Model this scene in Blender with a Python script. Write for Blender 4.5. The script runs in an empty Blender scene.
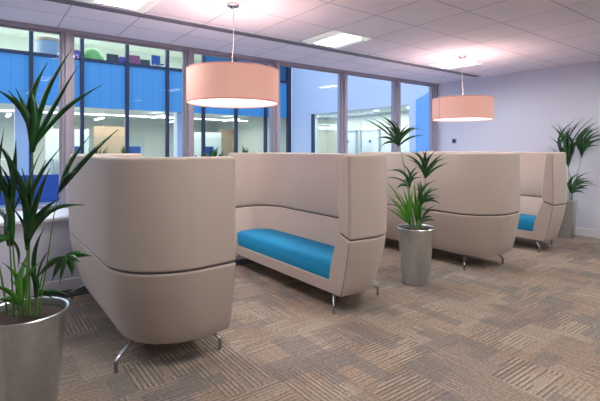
import bpy, bmesh, math, random
from mathutils import Vector, Matrix
random.seed(7)
C = bpy.context.scene.collection
PI = math.pi
# ------------------------------------------------------------------ camera data
YAW, FPX, HY, CH = 0.642, 427.0, 148.2, 1.40
SN, CS = math.sin(YAW), math.cos(YAW)
CEIL = 2.75
WX = 7.70      # right wall
WY = 5.50      # glazing line
FY = 16.0      # facade across the courtyard

def at(x, y, d):
    """a point of the room seen at x, y and d metres ahead"""
    l = (x-300)/FPX*d
    return Vector((SN*d+CS*l, CS*d-SN*l, CH-(y-HY)/FPX*d))

# ------------------------------------------------------------------ materials
def mat(name, col=(.8, .8, .8), rough=.6, metal=0., emit=None, es=0., sheen=0., spec=None, bump=None):
    m = bpy.data.materials.new(name); m.use_nodes = True
    b = m.node_tree.nodes['Principled BSDF']
    b.inputs['Base Color'].default_value = (*col, 1)
    b.inputs['Roughness'].default_value = rough
    b.inputs['Metallic'].default_value = metal
    if spec is not None: b.inputs['Specular IOR Level'].default_value = spec
    if emit:
        b.inputs['Emission Color'].default_value = (*emit, 1)
        b.inputs['Emission Strength'].default_value = es
    if sheen:
        b.inputs['Sheen Weight'].default_value = sheen
    if bump:
        add_noise(m, *bump)
    return m

def add_noise(m, scale, amount, strength, colvar=.0):
    nt = m.node_tree; b = nt.nodes['Principled BSDF']
    tc = nt.nodes.new('ShaderNodeTexCoord')
    n = nt.nodes.new('ShaderNodeTexNoise'); n.inputs['Scale'].default_value = scale
    n.inputs['Detail'].default_value = 3
    nt.links.new(tc.outputs['Object'], n.inputs['Vector'])
    bp = nt.nodes.new('ShaderNodeBump'); bp.inputs['Distance'].default_value = amount
    bp.inputs['Strength'].default_value = strength
    nt.links.new(n.outputs['Fac'], bp.inputs['Height'])
    nt.links.new(bp.outputs['Normal'], b.inputs['Normal'])
    if colvar:
        col = b.inputs['Base Color'].default_value[:3]
        n2 = nt.nodes.new('ShaderNodeTexNoise'); n2.inputs['Scale'].default_value = scale*.35
        n2.inputs['Detail'].default_value = 4
        nt.links.new(tc.outputs['Object'], n2.inputs['Vector'])
        r = nt.nodes.new('ShaderNodeValToRGB')
        r.color_ramp.elements[0].position = .3; r.color_ramp.elements[1].position = .7
        r.color_ramp.elements[0].color = (*[c*(1-colvar) for c in col], 1)
        r.color_ramp.elements[1].color = (*[min(1, c*(1+colvar)) for c in col], 1)
        nt.links.new(n2.outputs['Fac'], r.inputs['Fac'])
        nt.links.new(r.outputs['Color'], b.inputs['Base Color'])

M = {}
M['fabric'] = mat('sofa_fabric', (.49, .41, .355), .85, sheen=.15, bump=(420, .001, .35, .05))
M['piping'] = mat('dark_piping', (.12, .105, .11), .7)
M['turq'] = mat('turquoise_wool', (.0, .25, .50), .8, sheen=.0, bump=(500, .001, .3, .06))
M['chrome'] = mat('chrome', (.42, .43, .48), .22, 1.)
M['pot'] = mat('brushed_metal', (.66, .71, .74), .33, 1., bump=(60, .0005, .15, .06))
M['soil'] = mat('soil', (.035, .022, .015), .95, bump=(60, .01, .8, .3))
M['wall'] = mat('wall_paint', (.69, .71, .83), .75, bump=(90, .001, .1, .01))
M['dado'] = mat('dado_paint', (.70, .72, .84), .6)
M['white'] = mat('white_gloss', (.78, .78, .84), .4)
M['mull'] = mat('mullion_metal', (.40, .36, .42), .45, .2)
M['darkframe'] = mat('dark_anodised', (.018, .026, .06), .5, .0)
M['track'] = mat('slot_diffuser', (.13, .13, .17), .5, .3)
M['trackedge'] = mat('slot_edge', (.33, .32, .37), .5)
M['grille'] = mat('grille_dark', (.05, .05, .06), .5, .5)
M['black'] = mat('black_plastic', (.03, .03, .035), .5)
M['cable'] = mat('clear_cable', (.75, .72, .72), .3)
M['fix'] = mat('fixture_white', (.85, .88, .84), .4, emit=(.95, 1., .93), es=.12)
M['diff'] = mat('fixture_glow', (.9, .9, .9), .5, emit=(1., .97, .93), es=31.)
M['shade'] = mat('shade_fabric', (.70, .44, .37), .8, emit=(1., .46, .36), es=.17, bump=(300, .001, .3, .04))
M['shadehem'] = mat('shade_hem', (.55, .28, .24), .8, emit=(1., .36, .28), es=.16)
M['shadediff'] = mat('shade_diffuser', (.9, .8, .78), .5, emit=(1., .76, .70), es=2.2)
M['bulb'] = mat('bulb', (1, 1, 1), .5, emit=(1., .88, .85), es=42.)
M['stem'] = mat('palm_stem', (.10, .24, .035), .45)
M['ext_wall'] = mat('courtyard_render', (.74, .80, .90), .7, bump=(30, .002, .1, .02))
M['ext_white'] = mat('lobby_white', (.68, .72, .66), .6)
M['ext_door'] = mat('lobby_door', (.72, .80, .80), .5)
M['office'] = mat('office_wall', (.62, .66, .58), .7)
M['office_floor'] = mat('office_floor', (.30, .33, .36), .7)
M['strip'] = mat('strip_light', (1, 1, 1), .5, emit=(1., .94, .84), es=2.5)
M['strip2'] = mat('office_light', (1, 1, 1), .5, emit=(.86, 1., .88), es=5.)
M['green'] = mat('green_plastic', (.22, .50, .12), .5)
M['red'] = mat('red_plastic', (.35, .06, .12), .5)
M['purple'] = mat('purple_card', (.16, .10, .38), .6)
M['grey'] = mat('grey_plastic', (.30, .38, .44), .5)
M['wood'] = mat('pale_wood', (.55, .38, .24), .5, bump=(20, .001, .1, .1))
M['deep'] = mat('deep_blue_panel', (.02, .075, .30), .35)
M['deep_teal'] = mat('teal_backing', (.03, .16, .28), .5)
M['sky_panel'] = mat('blue_glass_panel', (.22, .48, .85), .25)

def leaf_mat(name, a, b):
    m = mat(name, a, .32)
    nt = m.node_tree; bs = nt.nodes['Principled BSDF']
    tc = nt.nodes.new('ShaderNodeTexCoord'); n = nt.nodes.new('ShaderNodeTexNoise')
    n.inputs['Scale'].default_value = 6; nt.links.new(tc.outputs['Object'], n.inputs['Vector'])
    r = nt.nodes.new('ShaderNodeValToRGB')
    r.color_ramp.elements[0].position = .35; r.color_ramp.elements[1].position = .65
    r.color_ramp.elements[0].color = (*a, 1); r.color_ramp.elements[1].color = (*b, 1)
    nt.links.new(n.outputs['Fac'], r.inputs['Fac']); nt.links.new(r.outputs['Color'], bs.inputs['Base Color'])
    return m
M['leaf'] = leaf_mat('palm_leaf', (.008, .050, .016), (.02, .11, .02))
M['leaf2'] = leaf_mat('young_palm_leaf', (.05, .22, .02), (.10, .34, .03))

def glass_mat(name, tint=(1, 1, 1), refl=1.0):
    m = bpy.data.materials.new(name); m.use_nodes = True
    nt = m.node_tree; nt.nodes.clear()
    o = nt.nodes.new('ShaderNodeOutputMaterial'); mx = nt.nodes.new('ShaderNodeMixShader')
    t = nt.nodes.new('ShaderNodeBsdfTransparent'); t.inputs['Color'].default_value = (*tint, 1)
    g = nt.nodes.new('ShaderNodeBsdfGlossy'); g.inputs['Roughness'].default_value = .01
    f = nt.nodes.new('ShaderNodeFresnel'); f.inputs['IOR'].default_value = 1.45
    k = nt.nodes.new('ShaderNodeMath'); k.operation = 'MULTIPLY'; k.inputs[1].default_value = refl
    nt.links.new(f.outputs[0], k.inputs[0]); nt.links.new(k.outputs[0], mx.inputs[0])
    nt.links.new(t.outputs[0], mx.inputs[1]); nt.links.new(g.outputs[0], mx.inputs[2])
    nt.links.new(mx.outputs[0], o.inputs[0])
    return m
M['glass'] = glass_mat('window_glass', (.97, .985, 1.), .08)
M['ext_glass'] = glass_mat('facade_glass', (.93, .97, 1.), .3)

def spandrel_mat():
    m = mat('blue_spandrel', (.04, .24, .66), .3)
    nt = m.node_tree; b = nt.nodes['Principled BSDF']
    tc = nt.nodes.new('ShaderNodeTexCoord'); sp = nt.nodes.new('ShaderNodeSeparateXYZ')
    nt.links.new(tc.outputs['Object'], sp.inputs[0])
    md = nt.nodes.new('ShaderNodeMath'); md.operation = 'FRACT'
    mu = nt.nodes.new('ShaderNodeMath'); mu.operation = 'MULTIPLY'; mu.inputs[1].default_value = 1/.365
    nt.links.new(sp.outputs[0], mu.inputs[0]); nt.links.new(mu.outputs[0], md.inputs[0])
    lt = nt.nodes.new('ShaderNodeMath'); lt.operation = 'LESS_THAN'; lt.inputs[1].default_value = .07
    nt.links.new(md.outputs[0], lt.inputs[0])
    mx = nt.nodes.new('ShaderNodeMix'); mx.data_type = 'RGBA'
    mx.inputs[6].default_value = (.065, .30, .56, 1); mx.inputs[7].default_value = (.05, .25, .48, 1)
    nt.links.new(lt.outputs[0], mx.inputs[0]); nt.links.new(mx.outputs[2], b.inputs['Base Color'])
    return m
M['spandrel'] = spandrel_mat()

def carpet_mat():
    m = mat('carpet_tiles', (.3, .25, .2), .95, spec=.1)
    nt = m.node_tree; b = nt.nodes['Principled BSDF']; L = nt.links
    def math_(op, a, bb=None, c=None):
        n = nt.nodes.new('ShaderNodeMath'); n.operation = op
        for i, v in enumerate((a, bb, c)):
            if v is None: continue
            if isinstance(v, (int, float)): n.inputs[i].default_value = v
            else: L.new(v, n.inputs[i])
        return n.outputs[0]
    def comb(x, y, z):
        n = nt.nodes.new('ShaderNodeCombineXYZ')
        for i, v in enumerate((x, y, z)):
            if isinstance(v, (int, float)): n.inputs[i].default_value = v
            else: L.new(v, n.inputs[i])
        return n.outputs[0]
    def wn(vec):
        n = nt.nodes.new('ShaderNodeTexWhiteNoise'); n.noise_dimensions = '3D'; L.new(vec, n.inputs['Vector'])
        return n.outputs['Value']
    def mixc(f, a, c):
        n = nt.nodes.new('ShaderNodeMix'); n.data_type = 'RGBA'
        if isinstance(f, (int, float)): n.inputs[0].default_value = f
        else: L.new(f, n.inputs[0])
        for i, v in ((6, a), (7, c)):
            if isinstance(v, tuple): n.inputs[i].default_value = (*v, 1)
            else: L.new(v, n.inputs[i])
        return n.outputs[2]
    tc = nt.nodes.new('ShaderNodeTexCoord'); sp = nt.nodes.new('ShaderNodeSeparateXYZ')
    L.new(tc.outputs['Object'], sp.inputs[0]); X, Y = sp.outputs[0], sp.outputs[1]
    T = .36
    cx = math_('FLOOR', math_('DIVIDE', X, T)); cy = math_('FLOOR', math_('DIVIDE', Y, T))
    # tiles are quarter-turned at random
    hrot = wn(comb(cx, cy, 3.3)); rot = math_('GREATER_THAN', hrot, .5)
    inv = math_('SUBTRACT', 1, rot)
    u = math_('ADD', math_('MULTIPLY', X, rot), math_('MULTIPLY', Y, inv))
    v = math_('ADD', math_('MULTIPLY', Y, rot), math_('MULTIPLY', X, inv))
    # yarn stripes: thin, running along v, broken in lengths
    su = math_('DIVIDE', u, .029); ui = math_('FLOOR', su); uf = math_('FRACT', su)
    off = wn(comb(ui, 9.1, cx))
    vi = math_('FLOOR', math_('ADD', math_('DIVIDE', v, .22), off))
    hs = wn(comb(ui, vi, 1.7))
    # tone blocks of several sizes
    def block(w, h, seed, thr):
        a = math_('FLOOR', math_('DIVIDE', X, w)); c = math_('FLOOR', math_('DIVIDE', math_('ADD', Y, math_('MULTIPLY', wn(comb(a, seed, 2.2)), h)), h))
        return math_('GREATER_THAN', wn(comb(a, c, seed)), thr)
    g1 = block(.24, .12, 5.5, .82); g2 = block(.12, .24, 8.5, .88); g3 = block(.5, .25, 11.5, .55); g4 = block(.25, .5, 14.5, .55)
    sand, taupe, brown, slate = (.335, .275, .222), (.27, .22, .18), (.135, .10, .08), (.16, .15, .15)
    base = mixc(g3, sand, taupe)
    base = mixc(math_('MULTIPLY', g4, .35), base, (.30, .20, .145))
    sline = math_('MULTIPLY', math_('LESS_THAN', uf, .38), math_('GREATER_THAN', hs, .22))
    hst = math_('ADD', math_('MULTIPLY', wn(comb(cx, cy, 21.)), .6), .18)
    striped = mixc(math_('MULTIPLY', sline, hst), base, brown)
    lit = math_('MULTIPLY', math_('GREATER_THAN', uf, .5), math_('GREATER_THAN', hs, .55))
    striped = mixc(math_('MULTIPLY', lit, math_('MULTIPLY', hst, .55)), striped, (.47, .40, .33))
    grey = math_('MULTIPLY', math_('MAXIMUM', g1, g2), .5)
    col = mixc(grey, striped, slate)
    n = nt.nodes.new('ShaderNodeTexNoise'); n.inputs['Scale'].default_value = 190; n.inputs['Detail'].default_value = 2
    L.new(tc.outputs['Object'], n.inputs['Vector'])
    n3 = nt.nodes.new('ShaderNodeTexNoise'); n3.inputs['Scale'].default_value = 55; n3.inputs['Detail'].default_value = 2
    L.new(tc.outputs['Object'], n3.inputs['Vector'])
    gr = math_('MULTIPLY', math_('ADD', math_('MULTIPLY', n.outputs['Fac'], 1.5), math_('ADD', math_('MULTIPLY', n3.outputs['Fac'], 1.1), -.3)), 1.)
    hsv = nt.nodes.new('ShaderNodeHueSaturation'); L.new(gr, hsv.inputs['Value']); L.new(col, hsv.inputs['Color'])
    L.new(hsv.outputs[0], b.inputs['Base Color'])
    bp = nt.nodes.new('ShaderNodeBump'); bp.inputs['Distance'].default_value = .004; bp.inputs['Strength'].default_value = .6
    L.new(n.outputs['Fac'], bp.inputs['Height']); L.new(bp.outputs['Normal'], b.inputs['Normal'])
    return m
M['carpet'] = carpet_mat()

def ceiling_mat():
    m = mat('ceiling_tiles', (.74, .70, .76), .85)
    nt = m.node_tree; b = nt.nodes['Principled BSDF']; L = nt.links
    tc = nt.nodes.new('ShaderNodeTexCoord'); mp = nt.nodes.new('ShaderNodeMapping')
    L.new(tc.outputs['Object'], mp.inputs[0])
    mp.inputs['Location'].default_value = (-.06+.0065, -.492+.0065, 0)
    br = nt.nodes.new('ShaderNodeTexBrick'); br.offset = 0; br.squash = 1
    br.inputs['Scale'].default_value = 1; br.inputs['Brick Width'].default_value = .632
    br.inputs['Row Height'].default_value = .632; br.inputs['Mortar Size'].default_value = .0065
    br.inputs['Mortar Smooth'].default_value = .2
    br.inputs['Color1'].default_value = (.86, .81, .88, 1); br.inputs['Color2'].default_value = (.83, .785, .86, 1)
    br.inputs['Mortar'].default_value = (.46, .43, .53, 1)
    L.new(mp.outputs[0], br.inputs['Vector']); L.new(br.outputs['Color'], b.inputs['Base Color'])
    return m
M['ceiling'] = ceiling_mat()

# ------------------------------------------------------------------ mesh helpers
def new_bm(): return bmesh.new()

def box(bm, x0, x1, y0, y1, z0, z1):
    vs = [bm.verts.new((x, y, z)) for x in (x0, x1) for y in (y0, y1) for z in (z0, z1)]
    for f in ((0, 1, 3, 2), (4, 6, 7, 5), (0, 4, 5, 1), (2, 3, 7, 6), (0, 2, 6, 4), (1, 5, 7, 3)):
        bm.faces.new([vs[i] for i in f])

def prism(bm, pts, z0, z1):
    a = [bm.verts.new((x, y, z0)) for x, y in pts]; b = [bm.verts.new((x, y, z1)) for x, y in pts]
    n = len(pts)
    bm.faces.new(list(reversed(a))); bm.faces.new(b)
    for i in range(n): bm.faces.new([a[i], a[(i+1) % n], b[(i+1) % n], b[i]])

def lathe(bm, prof, cx=0, cy=0, n=48):
    rings = []
    for r, z in prof:
        if r < 1e-6: rings.append([bm.verts.new((cx, cy, z))])
        else: rings.append([bm.verts.new((cx+r*math.cos(2*PI*i/n), cy+r*math.sin(2*PI*i/n), z)) for i in range(n)])
    for a, b in zip(rings, rings[1:]):
        for i in range(n):
            j = (i+1) % n
            if len(a) == 1 and len(b) == 1: continue
            if len(a) == 1: bm.faces.new([a[0], b[j], b[i]])
            elif len(b) == 1: bm.faces.new([a[i], a[j], b[0]])
            else: bm.faces.new([a[i], a[j], b[j], b[i]])

def tube(bm, pts, rad, n=8):
    pts = [Vector(p) for p in pts]
    rads = rad if isinstance(rad, (list, tuple)) else [rad]*len(pts)
    rings = []; prev = None
    for i, p in enumerate(pts):
        t = (pts[min(i+1, len(pts)-1)]-pts[max(i-1, 0)]).normalized()
        if prev is None:
            a = Vector((0, 0, 1)) if abs(t.z) < .9 else Vector((1, 0, 0)); u = t.cross(a).normalized()
        else: u = (prev-t*prev.dot(t)).normalized()
        prev = u; v = t.cross(u)
        rings.append([bm.verts.new(p+(u*math.cos(2*PI*k/n)+v*math.sin(2*PI*k/n))*rads[i]) for k in range(n)])
    for a, b in zip(rings, rings[1:]):
        for k in range(n): bm.faces.new([a[k], a[(k+1) % n], b[(k+1) % n], b[k]])
    bm.faces.new(list(reversed(rings[0]))); bm.faces.new(rings[-1])

def smooth_path(pts, sub=6):
    pts = [Vector(p) for p in pts]; out = []
    P = [pts[0]*2-pts[1]]+pts+[pts[-1]*2-pts[-2]]
    for i in range(1, len(P)-2):
        for k in range(sub):
            t = k/sub; a, b, c, d = P[i-1], P[i], P[i+1], P[i+2]
            out.append(.5*((2*b)+(c-a)*t+(2*a-5*b+4*c-d)*t*t+(3*b-a-3*c+d)*t**3))
    return out+[pts[-1]]

def obj(name, bm, material, parent=None, smooth=False, bevel=0, seg=3, ang=35):
    bmesh.ops.recalc_face_normals(bm, faces=bm.faces[:])
    me = bpy.data.meshes.new(name)
    if smooth:
        for f in bm.faces: f.smooth = True
        for e in bm.edges:
            if len(e.link_faces) == 2 and e.calc_face_angle(0) > math.radians(ang): e.smooth = bool(bevel)
    bm.to_mesh(me); bm.free()
    o = bpy.data.objects.new(name, me); C.objects.link(o)
    me.materials.append(material)
    if parent: o.parent = parent
    if bevel:
        b = o.modifiers.new('bevel', 'BEVEL'); b.width = bevel; b.segments = seg
        b.limit_method = 'ANGLE'; b.angle_limit = math.radians(ang); b.harden_normals = smooth
    return o

def thing(name, label, cat, loc=(0, 0, 0), rz=0, group=None):
    o = bpy.data.objects.new(name, None); C.objects.link(o); o.empty_display_size = .1
    o.location = loc; o.rotation_euler = (0, 0, rz); o['label'] = label; o['category'] = cat
    if group: o['group'] = group
    return o

def tag(o, label, cat, group=None, kind=None):
    o['label'] = label; o['category'] = cat
    if group: o['group'] = group
    if kind: o['kind'] = kind
    return o

def struct(name, bm, m, label=None, cat=None, parent=None, **k):
    o = obj(name, bm, m, parent, **k)
    if not parent:
        o['kind'] = 'structure'
        if label: o['label'] = label
        if cat: o['category'] = cat
    return o

def dup(root, loc=None, rz=None, label=None):
    def rec(o, par):
        c = o.copy(); C.objects.link(c); c.parent = par
        for ch in list(o.children): rec(ch, c)
        return c
    r = rec(root, None)
    if loc is not None: r.location = loc
    if rz is not None: r.rotation_euler = (0, 0, rz)
    if label: r['label'] = label
    return r

def bx(*a):
    bm = new_bm(); box(bm, *a); return bm

# ------------------------------------------------------------------ room shell
XL, YB = -3.6, -6.6
struct('floor', bx(XL, WX, YB, WY+.15, -.12, 0), M['carpet'], 'patterned carpet tile floor in sand, brown and slate stripes', 'floor')
struct('ceiling', bx(XL, WX, YB, WY+.15, CEIL, CEIL+.12), M['ceiling'], 'suspended ceiling of square pale tiles', 'ceiling')
struct('wall_right', bx(WX, WX+.15, YB, WY+.15, 0, CEIL), M['wall'], 'plain lavender white painted wall at the right', 'wall')
struct('wall_left', bx(XL-.15, XL, YB, WY+.15, 0, CEIL), M['wall'], 'plain painted wall at the left', 'wall')
struct('wall_back', bx(XL, WX, YB-.15, YB, 0, CEIL), M['wall'], 'plain painted wall behind the viewer', 'wall')
bm = new_bm(); box(bm, WX-.018, WX, YB, WY-.75, 0, .125)
struct('baseboard_right', bm, M['white'], 'white baseboard along the right wall', 'baseboard', bevel=.005)
# low wall with deep sill below the windows
struct('wall_window', bx(XL, WX, WY-.74, WY+.1, 0, .69), M['dado'], 'low boxed wall below the windows', 'wall')
struct('baseboard_window', bx(XL, WX, WY-.758, WY-.74, 0, .11), M['white'], 'white baseboard below the window sill', 'baseboard', bevel=.005)
struct('trim_1', bx(XL, WX, WY-.775, WY-.03, .69, .725), M['white'], 'deep white window sill ledge', 'window sill', bevel=.008)
struct('trim_2', bx(XL, WX, WY-.05, WY+.1, CEIL-.035, CEIL), M['mull'], 'grey head rail above the windows', 'trim')
# recessed air slot running along the ceiling
t = thing('ceiling_air_slot', 'long dark linear air slot running along the ceiling before the windows', 'air vent', (0, 4.43, CEIL))
t['kind'] = 'structure'
obj('slot', bx(XL, WX-.2, -.05, .05, -.004, -.001), M['track'], t)
bm = new_bm(); box(bm, XL, WX-.2, -.062, -.05, -.008, -.001); box(bm, XL, WX-.2, .05, .062, -.008, -.001)
box(bm, XL, WX-.2, -.004, .004, -.007, -.004)
obj('edge', bm, M['trackedge'], t)
# floor grille in front of the low wall
t = thing('floor_grille', 'dark perforated trench grille in the floor below the window sill', 'grille', (0, 4.62, 0))
t['kind'] = 'structure'
obj('frame', bx(XL, WX, -.11, .115, .0005, .004), M['black'], t)
bm = new_bm()
for i in range(226):
    x = XL+.05*i; box(bm, x, x+.028, -.10, .105, .004, .009)
obj('slats', bm, M['grille'], t)

# windows
MX = [.79-1.415*3-.0, .79-1.415*2, .79-1.415, .79, 2.245, 3.65, 5.065, 6.46, 7.62]
edges = [XL]+MX[1:] if MX[0] < XL else MX
for i, x in enumerate(MX):
    if x < XL+.05: continue
    w = .058 if x < 7.5 else .035
    bm = new_bm(); box(bm, x-w, x+w, WY-.03, WY+.1, .725, CEIL-.035); box(bm, x-w*.45, x+w*.45, WY-.07, WY-.03, .725, CEIL-.035)
    struct('trim_%d' % (i+3), bm, M['mull'], 'vertical grey mullion of the window wall', 'mullion', bevel=.004)
k = 0
for a, b in zip([XL]+[m for m in MX if m > XL+.05], [m for m in MX if m > XL+.05]):
    k += 1
    a2 = a+(.058 if a > XL else 0); b2 = b-(.058 if b < 7.5 else .035)
    t = thing('window_%d' % k, 'tall floor-to-ceiling window pane facing the courtyard', 'window', (0, WY+.03, 0)); t['kind'] = 'structure'
    bm = new_bm(); f = .018
    box(bm, a2, a2+f, -.02, .02, .725, CEIL-.035); box(bm, b2-f, b2, -.02, .02, .725, CEIL-.035)
    box(bm, a2+f, b2-f, -.02, .02, .725, .725+.035); box(bm, a2+f, b2-f, -.02, .02, CEIL-.06, CEIL-.035)
    obj('window_frame', bm, M['mull'], t)
    obj('pane', bx(a2+f, b2-f, -.004, .004, .76, CEIL-.06), M['glass'], t)

# wall plate on the right wall
t = thing('wall_control', 'small dark square control plate on the right wall below the far lamp', 'wall control', (WX, 5.063, 1.546))
obj('plate', bx(-.012, 0, -.045, .045, -.045, .045), M['grey'], t, bevel=.004)
obj('button', bx(-.02, -.012, -.035, .035, -.035, .035), M['black'], t, bevel=.003)

# ------------------------------------------------------------------ ceiling lights
TP = .632
def make_light():
    t = thing('ceiling_light', '', 'ceiling light', (0, 0, CEIL), 0, 'recessed ceiling lights')
    h = TP/2-.012
    bm = new_bm()
    box(bm, -h, h, -h, -h+.025, -.012, -.001); box(bm, -h, h, h-.025, h, -.012, -.001)
    box(bm, -h, -h+.02, -h+.025, h-.025, -.012, -.001); box(bm, h-.02, h, -h+.025, h-.025, -.012, -.001)
    obj('frame', bm, M['fix'], t)
    obj('diffuser', bx(-.15, .15, -h+.025, h-.025, -.010, -.004), M['diff'], t)
    for s in (-1, 1):
        bm = new_bm(); n = 8; prev = None
        for i in range(n+1):
            a = PI*i/n; x = s*(.222)+.066*math.cos(a); z = -.006-.028*math.sin(a)
            p = [bm.verts.new((x, -h+.03, z)), bm.verts.new((x, h-.03, z))]
            if prev: bm.faces.new([prev[0], p[0], p[1], prev[1]])
            else: first = p
            prev = p
        bm.faces.new([first[0], first[1], prev[1], prev[0]])
        bm.normal_update()
        obj('curved_reflector', bm, M['fix'], t, smooth=True, ang=60)
    return t
L0 = make_light()   # row nearest the windows, plus one added unseen light at the left
LX = [.69+TP/2, 3.22+TP/2, 5.75+TP/2]
L0.location = (LX[1], 3.655+TP/2, CEIL-.0); L0['label'] = 'square recessed ceiling light between the two round pendant lamps'
dup(L0, (LX[0], 3.655+TP/2, CEIL), label='square recessed ceiling light left of the near round pendant lamp')
dup(L0, (LX[2], 3.655+TP/2, CEIL), label='square recessed ceiling light above the far round pendant lamp')
dup(L0, (-1.84+TP/2, 3.655+TP/2, CEIL), label='square ceiling light added out of the picture at the left, to brighten the nearest sofa')  # unseen light, added to brighten the left side of the nearest sofa
for y in (3.655-TP*4+TP/2, 3.655-TP*8+TP/2):
    for x in LX:
        dup(L0, (x, y, CEIL), label='square recessed ceiling light behind the viewer, out of the picture')

# ------------------------------------------------------------------ pendants
def make_pendant():
    t = thing('pendant_lamp', '', 'pendant lamp', (0, 0, CEIL), 0, 'round pink pendant lamps')
    R, z0, z1 = .424, 1.815-CEIL, 2.125-CEIL
    bm = new_bm(); n = 72
    lathe(bm, [(R, z0), (R, z1), (R-.006, z1), (R-.006, z0), (R, z0)], n=n)
    sh = obj('lamp_shade', bm, M['shade'], t, smooth=True, ang=50)
    bm = new_bm(); lathe(bm, [(R+.002, z0), (R+.002, z0+.014), (R-.008, z0+.014), (R-.008, z0), (R+.002, z0)], n=n)
    lathe(bm, [(R+.002, z1-.010), (R+.002, z1+.002), (R-.008, z1+.002), (R-.008, z1-.010), (R+.002, z1-.010)], n=n)
    obj('hem', bm, M['shadehem'], sh, smooth=True, ang=50)
    bm = new_bm(); a = math.radians(224)
    for s in (0,):
        p = [(math.cos(a)*(R+.003), math.sin(a)*(R+.003), z) for z in (z0+.014, z1-.01)]
        tube(bm, p, .004, 6)
    obj('shade_seam', bm, M['shadehem'], sh)
    bm = new_bm(); lathe(bm, [(0, z0+.012), (R-.012, z0+.012), (R-.012, z0+.018), (0, z0+.018)], n=n)
    obj('diffuser', bm, M['shadediff'], t)
    bm = new_bm()
    for i in range(3):
        b = 2*PI*i/3+.3; tube(bm, [(0, 0, z1-.03), (math.cos(b)*(R-.008), math.sin(b)*(R-.008), z1-.03)], .003, 6)
    lathe(bm, [(0, z1+.03), (.016, z1+.03), (.018, z1-.07), (0, z1-.07)], n=16)
    obj('spider', bm, M['chrome'], t, smooth=True)
    for i in range(3):
        b = 2*PI*i/3; bm = new_bm()
        bmesh.ops.create_uvsphere(bm, u_segments=16, v_segments=10, radius=.035, matrix=Matrix.Translation((.12*math.cos(b), .12*math.sin(b), z1-.12)))
        obj('bulb', bm, M['bulb'], t, smooth=True, ang=80)
    bm = new_bm(); tube(bm, [(0, 0, z1+.02), (.01, 0, z1+.12), (-.004, 0, z1+.25), (0, 0, -.02)], .004, 8)
    obj('cord', bm, M['cable'], t, smooth=True)
    bm = new_bm(); lathe(bm, [(0, -.024), (.05, -.024), (.058, -.018), (.058, -.001), (0, -.001)], n=28)
    cp = obj('canopy', bm, M['chrome'], t, smooth=True)
    for s in (-1, 1):
        bm = new_bm(); lathe(bm, [(0, -.032), (.012, -.032), (.014, -.024), (0, -.024)], cx=.028*s*CS, cy=-.028*s*SN, n=12)
        obj('cord_grip', bm, M['black'], cp, smooth=True)
    return t
P0 = make_pendant()
P0.rotation_euler.z = 2.2; P0.location = (1.895, 3.58, CEIL); P0['label'] = 'near round pink fabric drum pendant lamp over the first pair of sofas'
dup(P0, (5.65, 3.585, CEIL), -1.01, label='far round pink fabric drum pendant lamp over the second pair of sofas')

# ------------------------------------------------------------------ sofas
F = .70
def U(ins, r, hy=1.112, front=F, b=.028, ns=7, na=12, nb=8):
    """plan outline from the near front corner round the back to the far front corner"""
    h = hy-ins; pts = []
    for i in range(ns):
        x = front+(ins+r-front)*i/ns
        q = max(0, (x-.36)/(front-.36)); pts.append((x, -(h-b*q*q)))
    for i in range(na+1):
        a = PI/2*i/na; pts.append((ins+r-r*math.sin(a), -(h-r)-r*math.cos(a)))
    for i in range(1, nb): pts.append((ins, -(h-r)+2*(h-r)*i/nb))
    return pts+[(x, -y) for x, y in reversed(pts[:ns+na+1])]

def sweep(section, hy=1.112):
    """closed ring of (inset, radius, z[, front]) carried along the U"""
    bm = new_bm(); rings = []
    cols = [U(s[0], s[1], hy, F if len(s) < 4 else s[3]) for s in section]
    n = len(cols[0])
    for i in range(n): rings.append([bm.verts.new((c[i][0], c[i][1], s[2])) for c, s in zip(cols, section)])
    m = len(section)
    for a, b in zip(rings, rings[1:]):
        for k in range(m): bm.faces.new([a[k], a[(k+1) % m], b[(k+1) % m], b[k]])
    bm.faces.new(rings[0]); bm.faces.new(list(reversed(rings[-1])))
    return bm

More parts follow.
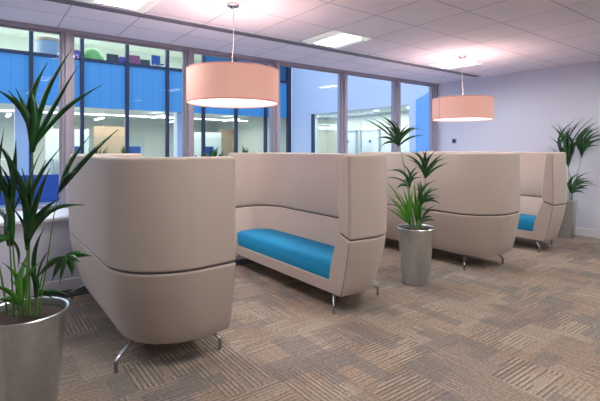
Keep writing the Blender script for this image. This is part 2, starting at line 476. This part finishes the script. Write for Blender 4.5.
def make_sofa():
    t = thing('high_back_sofa', '', 'sofa', (0, 0, 0), 0, 'high-backed booth sofas')
    ST = 1.345
    up = [(0, .43, .643), (-.004, .43, .90), (0, .43, 1.10), (.002, .43, ST), (.098, .34, ST), (.125, .33, 1.15), (.148, .32, .95), (.155, .32, .75), (.145, .32, .692)]
    hb = obj('high_back', sweep(up), M['fabric'], t, smooth=True, bevel=.022, seg=4, ang=45)
    lo = [(.003, .43, .633), (.018, .42, .52), (.046, .41, .38), (.075, .40, .26), (.095, .38, .185), (.118, .36, .153), (.28, .20, .153),
          (.268, .20, .27), (.248, .21, .40), (.21, .25, .52), (.175, .29, .61), (.148, .32, .682)]
    lb = obj('lower_shell', sweep(lo), M['fabric'], t, smooth=True, bevel=.012, seg=3, ang=45)
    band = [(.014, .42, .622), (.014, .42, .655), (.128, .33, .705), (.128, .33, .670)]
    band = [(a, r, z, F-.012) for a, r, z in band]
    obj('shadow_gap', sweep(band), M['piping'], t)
    # seat rail
    bm = new_bm(); pts = U(.125, .35, front=F-.004)
    prism(bm, pts, .151, .262); obj('seat_rail', bm, M['fabric'], t, smooth=True, bevel=.01, ang=45)
    # cushion
    bm = new_bm(); n1 = U(.305, .16, front=F-.012); n2 = U(.272, .18, front=F-.008)
    pts = []
    sec = [(.276, .262, F-.014), (.264, .30, F-.006), (.252, .385, F-.006), (.25, .412, F-.02), (.264, .425, F-.05)]
    rings = []
    for ins, z, fr in sec:
        rings.append([bm.verts.new((x, y, z)) for x, y in U(ins, .22, front=fr)])
    n = len(rings[0])
    for a, b in zip(rings, rings[1:]):
        for i in range(n): bm.faces.new([a[i], a[(i+1) % n], b[(i+1) % n], b[i]])
    bm.faces.new(list(reversed(rings[0]))); bm.faces.new(rings[-1])
    obj('seat_cushion', bm, M['turq'], t, smooth=True, ang=60)
    # piping along the outer front edges and stitched panel seams
    for s in (0, -1):
        bm = new_bm()
        p = [Vector((F-.001, U(a, r)[s][1], z)) for a, r, z in up[:4]]
        yo = .022*(1 if s == 0 else -1)
        p = [p[0]+Vector((0, 0, .01))]+p[1:3]+[p[3]-Vector((0, 0, .022))]
        q = [v+Vector((-.002, yo*.75, 0)) for v in p]
        tube(bm, q, .003, 6)
        obj('piping', bm, M['piping'], hb)
        bm = new_bm()
        q = [Vector((F-.001, U(a, r)[s][1]+yo*.45, z)) for a, r, z in lo[:6]]
        q[0].z -= .01; tube(bm, q, .0028, 6)
        obj('piping', bm, M['piping'], lb)
    for k, sec, par in ((8, up[:4], hb), (8, lo[:5], lb)):
        for e in (0, 1):
            bm = new_bm()
            idx = k if e == 0 else len(U(0, .3))-1-k
            tube(bm, [Vector((*U(a+.0005, r)[idx], z)) for a, r, z in sec], .0014, 5)
            obj('stitched_seam', bm, M['fabric'], par)
    # bent tube legs
    for x, y, ix, iy in ((.668, -.905, .59, -.82), (.668, .905, .59, .82), (.036, -.80, .18, -.71), (.036, .80, .18, .71)):
        bm = new_bm()
        path = smooth_path([(ix, iy, .152), (ix+(x-ix)*.5, iy+(y-iy)*.5, .118), (x-(x-ix)*.04, y-(y-iy)*.04, .078), (x, y, .058), (x, y, .006)], 5)
        tube(bm, path, .012, 10)
        lathe(bm, [(0, 0), (.015, 0), (.016, .005), (.010, .008), (0, .008)], x, y, 14)
        lathe(bm, [(0, .144), (.03, .144), (.03, .152), (0, .152)], ix, iy, 16)
        lg = obj('leg', bm, M['chrome'], t, smooth=True, ang=60)
        if x > .3: lg['front'] = 1
    return t
S0 = make_sofa()
S0.location = (.637, 3.622, 0); S0.scale.x = 1.045
S0['label'] = 'nearest beige high-backed sofa, its rounded back towards the big palm at the left'
S2 = dup(S0, (3.07, 3.622, 0), PI, 'beige high-backed sofa under the near pendant lamp with its long turquoise seat in full view')
S3 = dup(S0, (4.385, 3.582, 0), 0, 'beige high-backed sofa standing with its rounded back behind the middle palm')
S4 = dup(S0, (6.68, 3.582, 0), PI, 'farthest beige high-backed sofa, before the right wall, only a corner of turquoise seat showing')

S2.scale.x = .95; S3.scale.x = 1.085; S4.scale.x = .93
for sofa, dx in ((S2, .05), (S4, .04), (S3, -.035)):
    for ch in sofa.children:
        if ch.name.startswith('leg') and ch.get('front'): ch.location.x = dx

# ------------------------------------------------------------------ palms
def blade(bm, a, b, w, sag, view, tilt=0.):
    """one palm leaflet from a to b, folded along its midrib"""
    a, b = Vector(a), Vector(b); n = 8; d = b-a; L = d.length
    side = d.cross(view).normalized()
    if side.length < .1: side = Vector((1, 0, 0))
    nrm = side.cross(d).normalized()
    side = (side*math.cos(tilt)+nrm*math.sin(tilt)).normalized(); nrm = side.cross(d).normalized()
    up = Vector((0, 0, 1)); dn = d.normalized(); arch = up-dn*dn.dot(up)
    if arch.length < .05: arch = side
    arch = arch.normalized(); prev = None
    for i in range(n+1):
        t = i/n
        p = a+d*t+arch*(sag*1.5*L*math.sin(PI*t))+nrm*(.04*L*math.sin(PI*t))
        ww = w*(math.sin(PI*min(1, (t+.06)**.75))**.8 if t < .97 else .03)*.5
        ww = max(ww, .0012)
        q = [bm.verts.new(p-side*ww), bm.verts.new(p-nrm*ww*.35), bm.verts.new(p+side*ww)]
        if prev:
            bm.faces.new([prev[0], prev[1], q[1], q[0]]); bm.faces.new([prev[1], prev[2], q[2], q[1]])
        prev = q

def inside(p):
    q = Vector((0, 0, CH))
    return q+(p-q)*(WX-.06)/p.x if p.x > WX-.06 else p

def frond(parent, origin, path, tips, w, d0, depth=0., young=False, rad=.0055, sag=.06, spread=.12, extra=0):
    """path and tips: (x, y) sighted at d0; depth: how far the crown leans away"""
    n = len(path)
    P = [inside(at(x, y, d0+depth*(i/(n-1))**1.5))-origin for i, (x, y) in enumerate(path)]
    sp = smooth_path(P, 6) if n > 2 else P
    bl = new_bm(); view = Vector((SN, CS, 0))
    node = sp[-1]; pre = sp[max(0, len(sp)-5)]
    allt = list(tips)
    for k in range(extra):
        a, b = random.sample(list(tips), 2); f = random.uniform(.25, .75)
        allt.append((a[0]*f+b[0]*(1-f)+random.uniform(-2, 2), a[1]*f+b[1]*(1-f)+random.uniform(-3, 3)))
    for i, tp in enumerate(allt):
        dd = random.uniform(-spread, spread)
        tip = inside(at(tp[0], tp[1], d0+depth+dd))-origin
        f = random.uniform(0, 1) if i else 0
        blade(bl, node.lerp(pre, f*.45), tip, w*random.uniform(.8, 1.15), sag*random.uniform(.4, 1.5), view, random.uniform(-.7, .7))
    fr = obj('frond', bl, M['leaf2'] if young else M['leaf'], parent, smooth=True, ang=80)
    sm = fr.modifiers.new('thick', 'SOLIDIFY'); sm.thickness = .0012; sm.offset = 0
    bm = new_bm(); m = len(sp); tube(bm, sp, [rad*(1-.5*i/m) for i in range(m)], 7)
    obj('stem', bm, M['stem'], fr, smooth=True, ang=80)

def pot(t, scale=1.):
    prof = [(0, .0), (.128, .0), (.134, .006), (.192, .565), (.198, .575), (.194, .58), (.186, .575), (.182, .53), (0, .53)]
    bm = new_bm(); lathe(bm, [(r*scale, z) for r, z in prof], n=64)
    o = obj('planter', bm, M['pot'], t, smooth=True, ang=40); o['label'] = 'tapered brushed metal planter'
    bm = new_bm(); tube(bm, [((.1345*scale)*math.cos(a), (.1345*scale)*math.sin(a), .01) if z == 0 else ((.1925*scale)*math.cos(a), (.1925*scale)*math.sin(a), .56) for a in (math.radians(-122),) for z in (0, 1)], .0016, 5)
    obj('weld_seam', bm, M['pot'], o)
    bm = new_bm(); lathe(bm, [(0, .532), (.178*scale, .532), (.176*scale, .541), (.12, .548), (.05, .545), (0, .55)], n=32)
    obj('soil', bm, M['soil'], t, smooth=True, ang=60)

# near palm at the left
o1 = Vector((.182, 2.573, 0)); d1 = SN*o1.x+CS*o1.y
t = thing('potted_palm', 'large palm in metal planter cut off by the left edge of the picture', 'potted plant', o1, 0, 'potted palms in metal planters'); pot(t)
fr = lambda *a, **k: frond(t, o1, *a, **k)
fr([(30, 318), (29, 250), (31, 190), (33, 138)], [(-6, 88), (8, 90), (29, 82), (48, 62), (72, 49), (78, 66), (102, 85)], .038, d1, 0, sag=.07, spread=.1, extra=1)
fr([(38, 316), (46, 270), (54, 215), (60, 188)], [(90, 136), (119, 129), (110, 138), (79, 172)], .030, d1, .05, sag=.07, rad=.004)
fr([(26, 316), (27, 280), (27, 238)], [(3, 148), (11, 178), (44, 146), (62, 146), (46, 160), (60, 198), (85, 205), (10, 205), (22, 168), (50, 168)], .034, d1, -.05, extra=3, sag=.1)
fr([(34, 318), (39, 290), (48, 262), (66, 256)], [(92, 256), (80, 262), (60, 283), (72, 277), (52, 281), (37, 278)], .030, d1, -.08, sag=.05, rad=.0035, spread=.05)
fr([(14, 318), (12, 280), (9, 232)], [(-10, 210), (18, 268), (-12, 250), (14, 196), (2, 190)], .045, d1, -.12, sag=.08)
fr([(8, 318), (0, 270), (-14, 215)], [(-60, 150), (-40, 120), (-20, 118), (4, 128), (-70, 190), (-66, 225)], .045, d1, .05, extra=3)
fr([(20, 318), (14, 260), (10, 200)], [(-22, 150), (-8, 135), (16, 140), (30, 175), (0, 165), (6, 150)], .038, d1, .1, extra=1)
fr([(36, 316), (36, 290)], [(44, 228), (50, 250), (70, 296), (52, 298), (20, 262)], .028, d1, .05, sag=.1)
fr([(24, 318), (20, 300)], [(2, 262), (40, 262), (10, 280), (-20, 285), (30, 250), (-4, 300)], .032, d1, -.02, sag=.1, young=True)
# middle palm
o2 = Vector((3.631, 2.842, 0)); d2 = SN*o2.x+CS*o2.y
t = thing('potted_palm', 'palm in metal planter standing between the second and third sofas', 'potted plant', o2, 0, 'potted palms in metal planters'); pot(t, .97)
fr = lambda *a, **k: frond(t, o2, *a, **k)
fr([(415, 228), (408, 190), (403, 160), (397, 141)], [(363, 118), (372, 118), (379, 115), (386, 119), (394, 121), (399, 122), (409, 124), (417, 128), (423, 130), (424, 135), (380, 147), (384, 133)], .026, d2, .05, extra=7, sag=.11)
fr([(418, 228), (422, 205), (425, 190), (425, 174)], [(403, 154), (409, 151), (414, 150), (421, 149), (427, 149), (436, 150), (444, 153), (449, 163), (433, 168), (409, 160), (440, 160), (416, 165)], .025, d2, -.06, extra=7, sag=.12)
fr([(413, 228), (411, 205), (409, 182)], [(387, 171), (384, 178), (402, 163), (418, 166), (424, 178), (396, 190)], .027, d2, .05, sag=.14, extra=5)
fr([(419, 228), (420, 215), (421, 203)], [(436, 180), (441, 188), (438, 198), (428, 182), (420, 180), (412, 186), (441, 204)], .027, d2, -.04, sag=.14, extra=6)
fr([(420, 229), (422, 220)], [(433, 217), (441, 210), (436, 205), (437, 222), (428, 200)], .024, d2, -.08, sag=.15)
fr([(412, 229), (410, 222)], [(384, 178), (390, 199), (386, 207), (396, 190), (402, 185), (408, 182), (399, 204), (414, 186), (393, 208)], .024, d2, -.03, sag=.05, young=True, spread=.07, extra=5)
fr([(416, 229), (417, 222)], [(420, 184), (414, 181), (425, 190), (408, 192), (430, 200)], .028, d2, .03, sag=.03, young=True, spread=.06)
# far palm by the right wall
o3 = Vector((7.41, 2.915, 0)); d3 = SN*o3.x+CS*o3.y
t = thing('potted_palm', 'palm in metal planter by the right wall behind the farthest sofa', 'potted plant', o3, 0, 'potted palms in metal planters'); pot(t, .97)
fr = lambda *a, **k: frond(t, o3, *a, **k)
fr([(570, 200), (569, 180), (568, 162)], [(551, 124), (556, 128), (560, 126), (566, 126), (570, 124), (577, 118), (585, 119), (596, 115), (598, 121), (548, 146), (549, 136), (576, 142), (580, 135), (563, 137)], .036, d3, -.1, extra=12, sag=.14)
fr([(572, 200), (577, 175), (583, 151)], [(600, 127), (606, 132), (604, 140), (592, 126), (586, 130), (600, 146), (612, 138), (595, 122)], .036, d3, -.12, extra=10, sag=.14)
fr([(571, 200), (572, 190)], [(581, 174), (591, 178), (592, 185), (598, 187), (576, 174), (585, 194), (569, 172), (563, 180), (590, 172), (595, 181)], .03, d3, -.05, extra=8, sag=.16)

# small plants on the window sill
def sill_plant(x, label, seed, y=5.12, z=.725, group='small potted plants on the window sill'):
    rnd = random.Random(seed)
    t = thing('sill_plant', label, 'potted plant', (x, y, z), 0, group)
    bm = new_bm(); lathe(bm, [(0, 0), (.075, 0), (.105, .26), (.11, .27), (.10, .27), (.095, .25), (0, .25)], n=28)
    obj('planter', bm, M['pot'], t, smooth=True, ang=40)
    bm = new_bm()
    for i in range(36):
        a = rnd.uniform(0, 2*PI); r = rnd.uniform(.05, .22)
        e = Vector((r*math.cos(a), r*math.sin(a), rnd.uniform(.56, .76)-r*.45))
        blade(bm, (0, 0, .25), e, .065, .05, Vector((SN, CS, 0)), rnd.uniform(-.8, .8))
    o = obj('foliage', bm, M['leaf'], t, smooth=True, ang=80)
    sm = o.modifiers.new('thick', 'SOLIDIFY'); sm.thickness = .0012; sm.offset = 0
sill_plant(.99, 'small plant on the sill, its tips showing above the nearest sofa', 1)
sill_plant(2.38, 'small bushy plant on the sill below the left edge of the near pendant lamp', 2)
sill_plant(2.90, 'small bushy plant on the sill below the right half of the near pendant lamp', 3)

sill_plant(4.55, 'bluish potted plant behind the glass of the office across the courtyard', 4, FY+1.6, .82, None)
# ------------------------------------------------------------------ courtyard and buildings outside
struct('ground', bx(-14, 26, WY+.2, 26, -.5, -.35), M['office_floor'], 'courtyard ground outside the windows', 'ground')
bd = thing('office_building', 'glazed office block across the courtyard with blue spandrel panels', 'building', (0, FY, 0))
X0, X1 = -8.9, 11.36
def part(name, bm, m, **k): return obj(name, bm, m, bd, **k)
part('spandrel', bx(X0, X1, 0, .25, 2.79, 4.38), M['spandrel'])
part('spandrel', bx(X0, X1, 0, .25, -.35, .54), M['deep'])
part('spandrel', bx(X0, X1, 0, .25, 6.4, 7.6), M['spandrel'])
part('transom', bx(X0, X1, -.06, .06, 4.36, 4.46), M['darkframe'])
part('floor_slab', bx(X0, X1, .25, 8, -.35, -.05), M['office_floor'])
part('plant_shelf', bx(4.2, 4.9, 1.3, 1.9, -.05, .82), M['ext_white'])
part('floor_slab', bx(X0, X1, .25, 8, 2.95, 3.6), M['ext_white'])
part('roof_slab', bx(X0, X1, .25, 8, 6.6, 7.0), M['ext_white'])
part('rear_wall', bx(X0, X1, 7.8, 8, -.05, 6.6), M['office'])
part('side_wall', bx(X1-.02, X1+.02, .25, 8, -.05, 6.6), M['office'])
xs = [1.28+1.46*k for k in range(-7, 8)]
for x in xs:
    if x > X1: continue
    part('mullion', bx(x-.055, x+.055, -.10, .05, -.35, 7.6), M['darkframe'])
part('mullion', bx(X1-.16, X1+.04, -.10, .05, -.35, 7.6), M['darkframe'])
xx = [X0]+[x for x in xs if x < X1]+[X1]
for a, b in zip(xx, xx[1:]):
    if b-a < .3: continue
    part('pane', bx(a+.05, b-.05, .10, .11, .54, 2.79), M['ext_glass'])
    part('pane', bx(a+.05, b-.05, .10, .11, 4.46, 6.4), M['ext_glass'])
part('strip_light', bx(X0+.5, X1-1.5, 1.2, 1.28, 2.63, 2.68), M['strip'])
for k in range(12):
    for j in range(1):
        x = X0+1.+1.75*k; y = 3.0+3*(k % 2)
        part('office_light', bx(x, x+.14, y-1.2, y+.3, 2.74, 2.80), M['strip'])
for k in range(9):
    x = X0+1.2+2.2*k
    part('office_light', bx(x, x+1.2, 2.0, 2.5, 6.5, 6.56), M['strip2'])
for x in (-5.2, .9, 6.4):
    part('column', bx(x, x+.42, .9, 1.3, -.05, 2.95), M['ext_wall'])
for x in (2.1, 8.3):
    part('partition', bx(x, x+1.6, 4.0, 4.1, -.05, 2.2), M['ext_white'])
    part('partition', bx(x+2.0, x+3.4, 5.0, 5.1, -.05, 2.4), M['wood'])
for x in (-6, -2.4, 3.2, 7.4):
    part('glass_screen', bx(x, x+2.4, 2.6, 2.64, -.05, 1.9), M['ext_glass'])
part('dark_backing', bx(7.2, X1, .2, .23, 4.46, 6.4), M['deep_teal'])  # teal panel added behind these upper panes to make them dark
# things in the offices opposite
def simple(name, label, cat, bm, m, **k): return tag(obj(name, bm, m, smooth=True, **k), label, cat)
z = 4.38
bm = new_bm(); lathe(bm, [(0, 4.35), (.30, 4.35), (.36, 5.0), (.38, 5.02), (.34, 5.0), (.29, 4.4), (0, 4.4)], 1.85, FY+.72, 24)
t = thing('waste_bin', 'grey bin with a wooden lid in the upper window at the far left', 'bin', (1.85, FY+.72, 3.6))
bm = new_bm(); lathe(bm, [(0, 0), (.33, 0), (.37, 1.38), (.34, 1.4), (0, 1.4)], n=24); obj('bin_body', bm, M['grey'], t, smooth=True)
bm = new_bm(); lathe(bm, [(0, 1.4), (.38, 1.4), (.38, 1.5), (.30, 1.53), (0, 1.53)], n=24); obj('lid', bm, M['wood'], t, smooth=True)
def ledge_item(kind, x, w, h, m, label, cat):
    bm = new_bm(); y = FY+.45
    if kind == 'bag':
        prof = [(.0, 0), (w*.5, .0), (w*.52, h*.3), (w*.44, h*.7), (w*.2, h*.95), (0, h)]
        lathe(bm, prof, n=20)
    elif kind == 'monitor':
        box(bm, -w/2, w/2, -.03, .03, h*.3, h); box(bm, -.03, .03, -.02, .02, .02, h*.3); box(bm, -.14, .14, -.1, .1, 0, .02)
    elif kind == 'chair':
        box(bm, -w/2, w/2, -.25, .25, h*.3, h*.38); box(bm, -w/2, w/2, .2, .26, h*.38, h); box(bm, -.03, .03, -.03, .03, .03, h*.3); box(bm, -.25, .25, -.04, .04, 0, .03); box(bm, -.04, .04, -.25, .25, 0, .03)
    else:
        box(bm, -w/2, w/2, -.15, .15, 0, h); box(bm, -w/2-.01, w/2+.01, -.16, .16, h*.8, h*.83)
    o = obj(kind if kind != 'bag' else 'green_sack', bm, m, smooth=(kind == 'bag'), bevel=.01, ang=40)
    o.location = (x, y, 4.385); tag(o, label, cat)
part('window_ledge', bx(X0, X1, .25, .9, 4.25, 4.38), M['ext_white'])
ledge_item('bag', 3.15, .72, .55, M['green'], 'rounded green sack on the upper window ledge across the courtyard', 'sack')
ledge_item('monitor', 3.82, .4, .42, M['black'], 'dark screen on the upper ledge right of the green sack', 'monitor')
ledge_item('storage_box', 2.55, .35, .38, M['purple'], 'purple storage box on the upper ledge left of the green sack', 'box')
ledge_item('storage_box', 4.17, .26, .34, M['purple'], 'purple storage box on the upper ledge, second from the mullion', 'box')
ledge_item('storage_box', 4.56, .38, .45, M['red'], 'dark red storage box on the upper ledge across the courtyard', 'box')
ledge_item('monitor', 4.98, .36, .36, M['black'], 'dark screen on the upper ledge right of the red box', 'monitor')
ledge_item('chair', 5.46, .34, .62, M['deep'], 'small dark blue seat at the right end of the cluttered upper ledge', 'chair')
# reception-side desks with screens, far office
for i, x in enumerate((.2, 3.0, 5.4, 8.9)):
    t = thing('office_desk', ['white desk in the far office, leftmost', 'white desk in the far office, second from the left', 'white desk in the far office behind the blue column', 'white desk in the far office at its right end'][i], 'desk', (x, FY+3.4, -.05), 0, 'desks in the office opposite')
    obj('desktop', bx(-.8, .8, -.4, .4, 1.02, 1.05), M['ext_white'], t)
    for sx in (-.76, .72):
        obj('leg', bx(sx, sx+.04, -.38, .38, 0, 1.02), M['grey'], t)
for i, x in enumerate((.2, 3.0, 5.4, 8.9)):
    bm = new_bm(); box(bm, -.28, .28, -.02, .02, .12, .48); box(bm, -.03, .03, 0, .04, .02, .2); box(bm, -.12, .12, -.08, .1, 0, .02)
    o = obj('computer_screen', bm, M['deep'], bevel=.008); o.location = (x, FY+3.4, 1.0)
    tag(o, ['dark screen on the leftmost far desk', 'dark screen on the second far desk', 'dark screen on the far desk behind the blue column', 'dark screen on the rightmost far desk'][i], 'monitor', 'screens in the office opposite')

# wing on the right with a lit lobby
W = 11.4
wg = thing('courtyard_wing', 'pale blue rendered wing with a lit recessed lobby at the right of the courtyard', 'building', (W, 0, 0))
def wpart(name, bm, m, **k): return obj(name, bm, m, wg, **k)
bm = new_bm()
box(bm, 0, .3, 14.4, FY-.12, -.35, 2.86); box(bm, 0, .3, 6.0, 9.2, -.35, 2.86); box(bm, 0, .3, 6.0, FY-.12, 2.86, 7.6); box(bm, 0, .3, 9.2, 14.4, -.35, -.05)
wpart('outer_wall', bm, M['ext_wall'])
wpart('floor_slab', bx(.3, 3.2, 9.0, 15.97, -.35, -.05), M['office_floor'])
wpart('lobby_ceiling', bx(.3, 3.2, 9.0, 15.97, 2.87, 3.0), M['ext_white'])
wpart('rear_wall', bx(2.0, 2.15, 9.0, 15.97, -.05, 2.87), M['ext_white'])
wpart('side_wall', bx(.3, 2.0, 9.0, 9.15, -.05, 2.87), M['ext_white'])
wpart('side_wall', bx(.3, 2.0, 15.83, 15.97, -.05, 2.87), M['ext_white'])
wpart('jamb', bx(-.02, .12, 14.33, 14.42, -.05, 2.86), M['darkframe'])
wpart('glass_front', bx(.06, .07, 9.2, 14.33, -.05, 2.86), M['ext_glass'])
for y0 in (13.72, 12.35):
    d = wpart('door', bx(1.95, 2.0, y0, y0+1.0, -.05, 2.12), M['ext_door'], bevel=.01)
    bm = new_bm(); box(bm, 1.93, 2.0, y0-.07, y0, -.05, 2.19); box(bm, 1.93, 2.0, y0+1.0, y0+1.07, -.05, 2.19); box(bm, 1.93, 2.0, y0-.07, y0+1.07, 2.12, 2.19)
    wpart('door_frame', bm, M['grey'])
    bm = new_bm(); n = 20
    vs = [bm.verts.new((1.935, y0+.5+.07*math.cos(2*PI*i/n), 1.70+.07*math.sin(2*PI*i/n))) for i in range(n)]
    v2 = [bm.verts.new((1.95, v.co.y, v.co.z)) for v in vs]
    bm.faces.new(vs); bm.faces.new(v2)
    for i in range(n): bm.faces.new([vs[i], vs[(i+1) % n], v2[(i+1) % n], v2[i]])
    obj('door_sign', bm, M['deep'], d)
for y in (9.9, 11.5, 13.4, 15.2):
    bm = new_bm(); lathe(bm, [(0, 2.845), (.10, 2.845), (.11, 2.87), (0, 2.87)], .9, y, 24)
    wpart('downlight', bm, M['strip'])
# blue glazed bay with sloping top, near end of the wing
bm = new_bm()
pts = [(8.75, -.35), (8.75, 2.95), (8.30, 3.12), (7.6, 3.4), (7.6, -.35)]
a = [bm.verts.new((-.22, y, zz)) for y, zz in pts]; b = [bm.verts.new((0, y, zz)) for y, zz in pts]
bm.faces.new(a); bm.faces.new(list(reversed(b)))
for i in range(5): bm.faces.new([a[i], a[(i+1) % 5], b[(i+1) % 5], b[i]])
wpart('blue_bay', bm, M['sky_panel'])
# lights of the lobby and offices (their ceiling lamps)
def area(name, loc, sx, sy, power, col):
    l = bpy.data.lights.new(name, 'AREA'); l.shape = 'RECTANGLE'; l.size = sx; l.size_y = sy
    l.energy = power; l.color = col
    o = bpy.data.objects.new(name, l); C.objects.link(o); o.location = loc; return o
area('lobby_lamp', (W+1.0, 12.2, 2.80), 1.2, 5.5, 85, (1., .97, .82))
area('office_lamp', (1.2, FY+3.6, 2.60), 18, 4, 420, (1., .98, .88))
area('upper_office_lamp', (1.2, FY+3.0, 6.3), 18, 4, 650, (1., .93, .86))

# ------------------------------------------------------------------ light
w = bpy.data.worlds.new('dusk'); bpy.context.scene.world = w; w.use_nodes = True
bg = w.node_tree.nodes['Background']
bg.inputs['Color'].default_value = (.54, .69, 1., 1); bg.inputs['Strength'].default_value = 1.2

# ------------------------------------------------------------------ camera
cd = bpy.data.cameras.new('camera'); cam = bpy.data.objects.new('camera', cd); C.objects.link(cam)
cam.location = (0, 0, CH); cam.rotation_euler = (PI/2, 0, -YAW)
cd.sensor_width = 36; cd.lens = FPX/600*36; cd.shift_y = -(200.5-HY)/600
cd.clip_start = .05; cd.clip_end = 200
sc = bpy.context.scene; sc.camera = cam
sc.view_settings.view_transform = 'Standard'; sc.view_settings.look = 'None'
sc.view_settings.exposure = 0.72; sc.view_settings.gamma = 1
sc.view_settings.use_curve_mapping = False
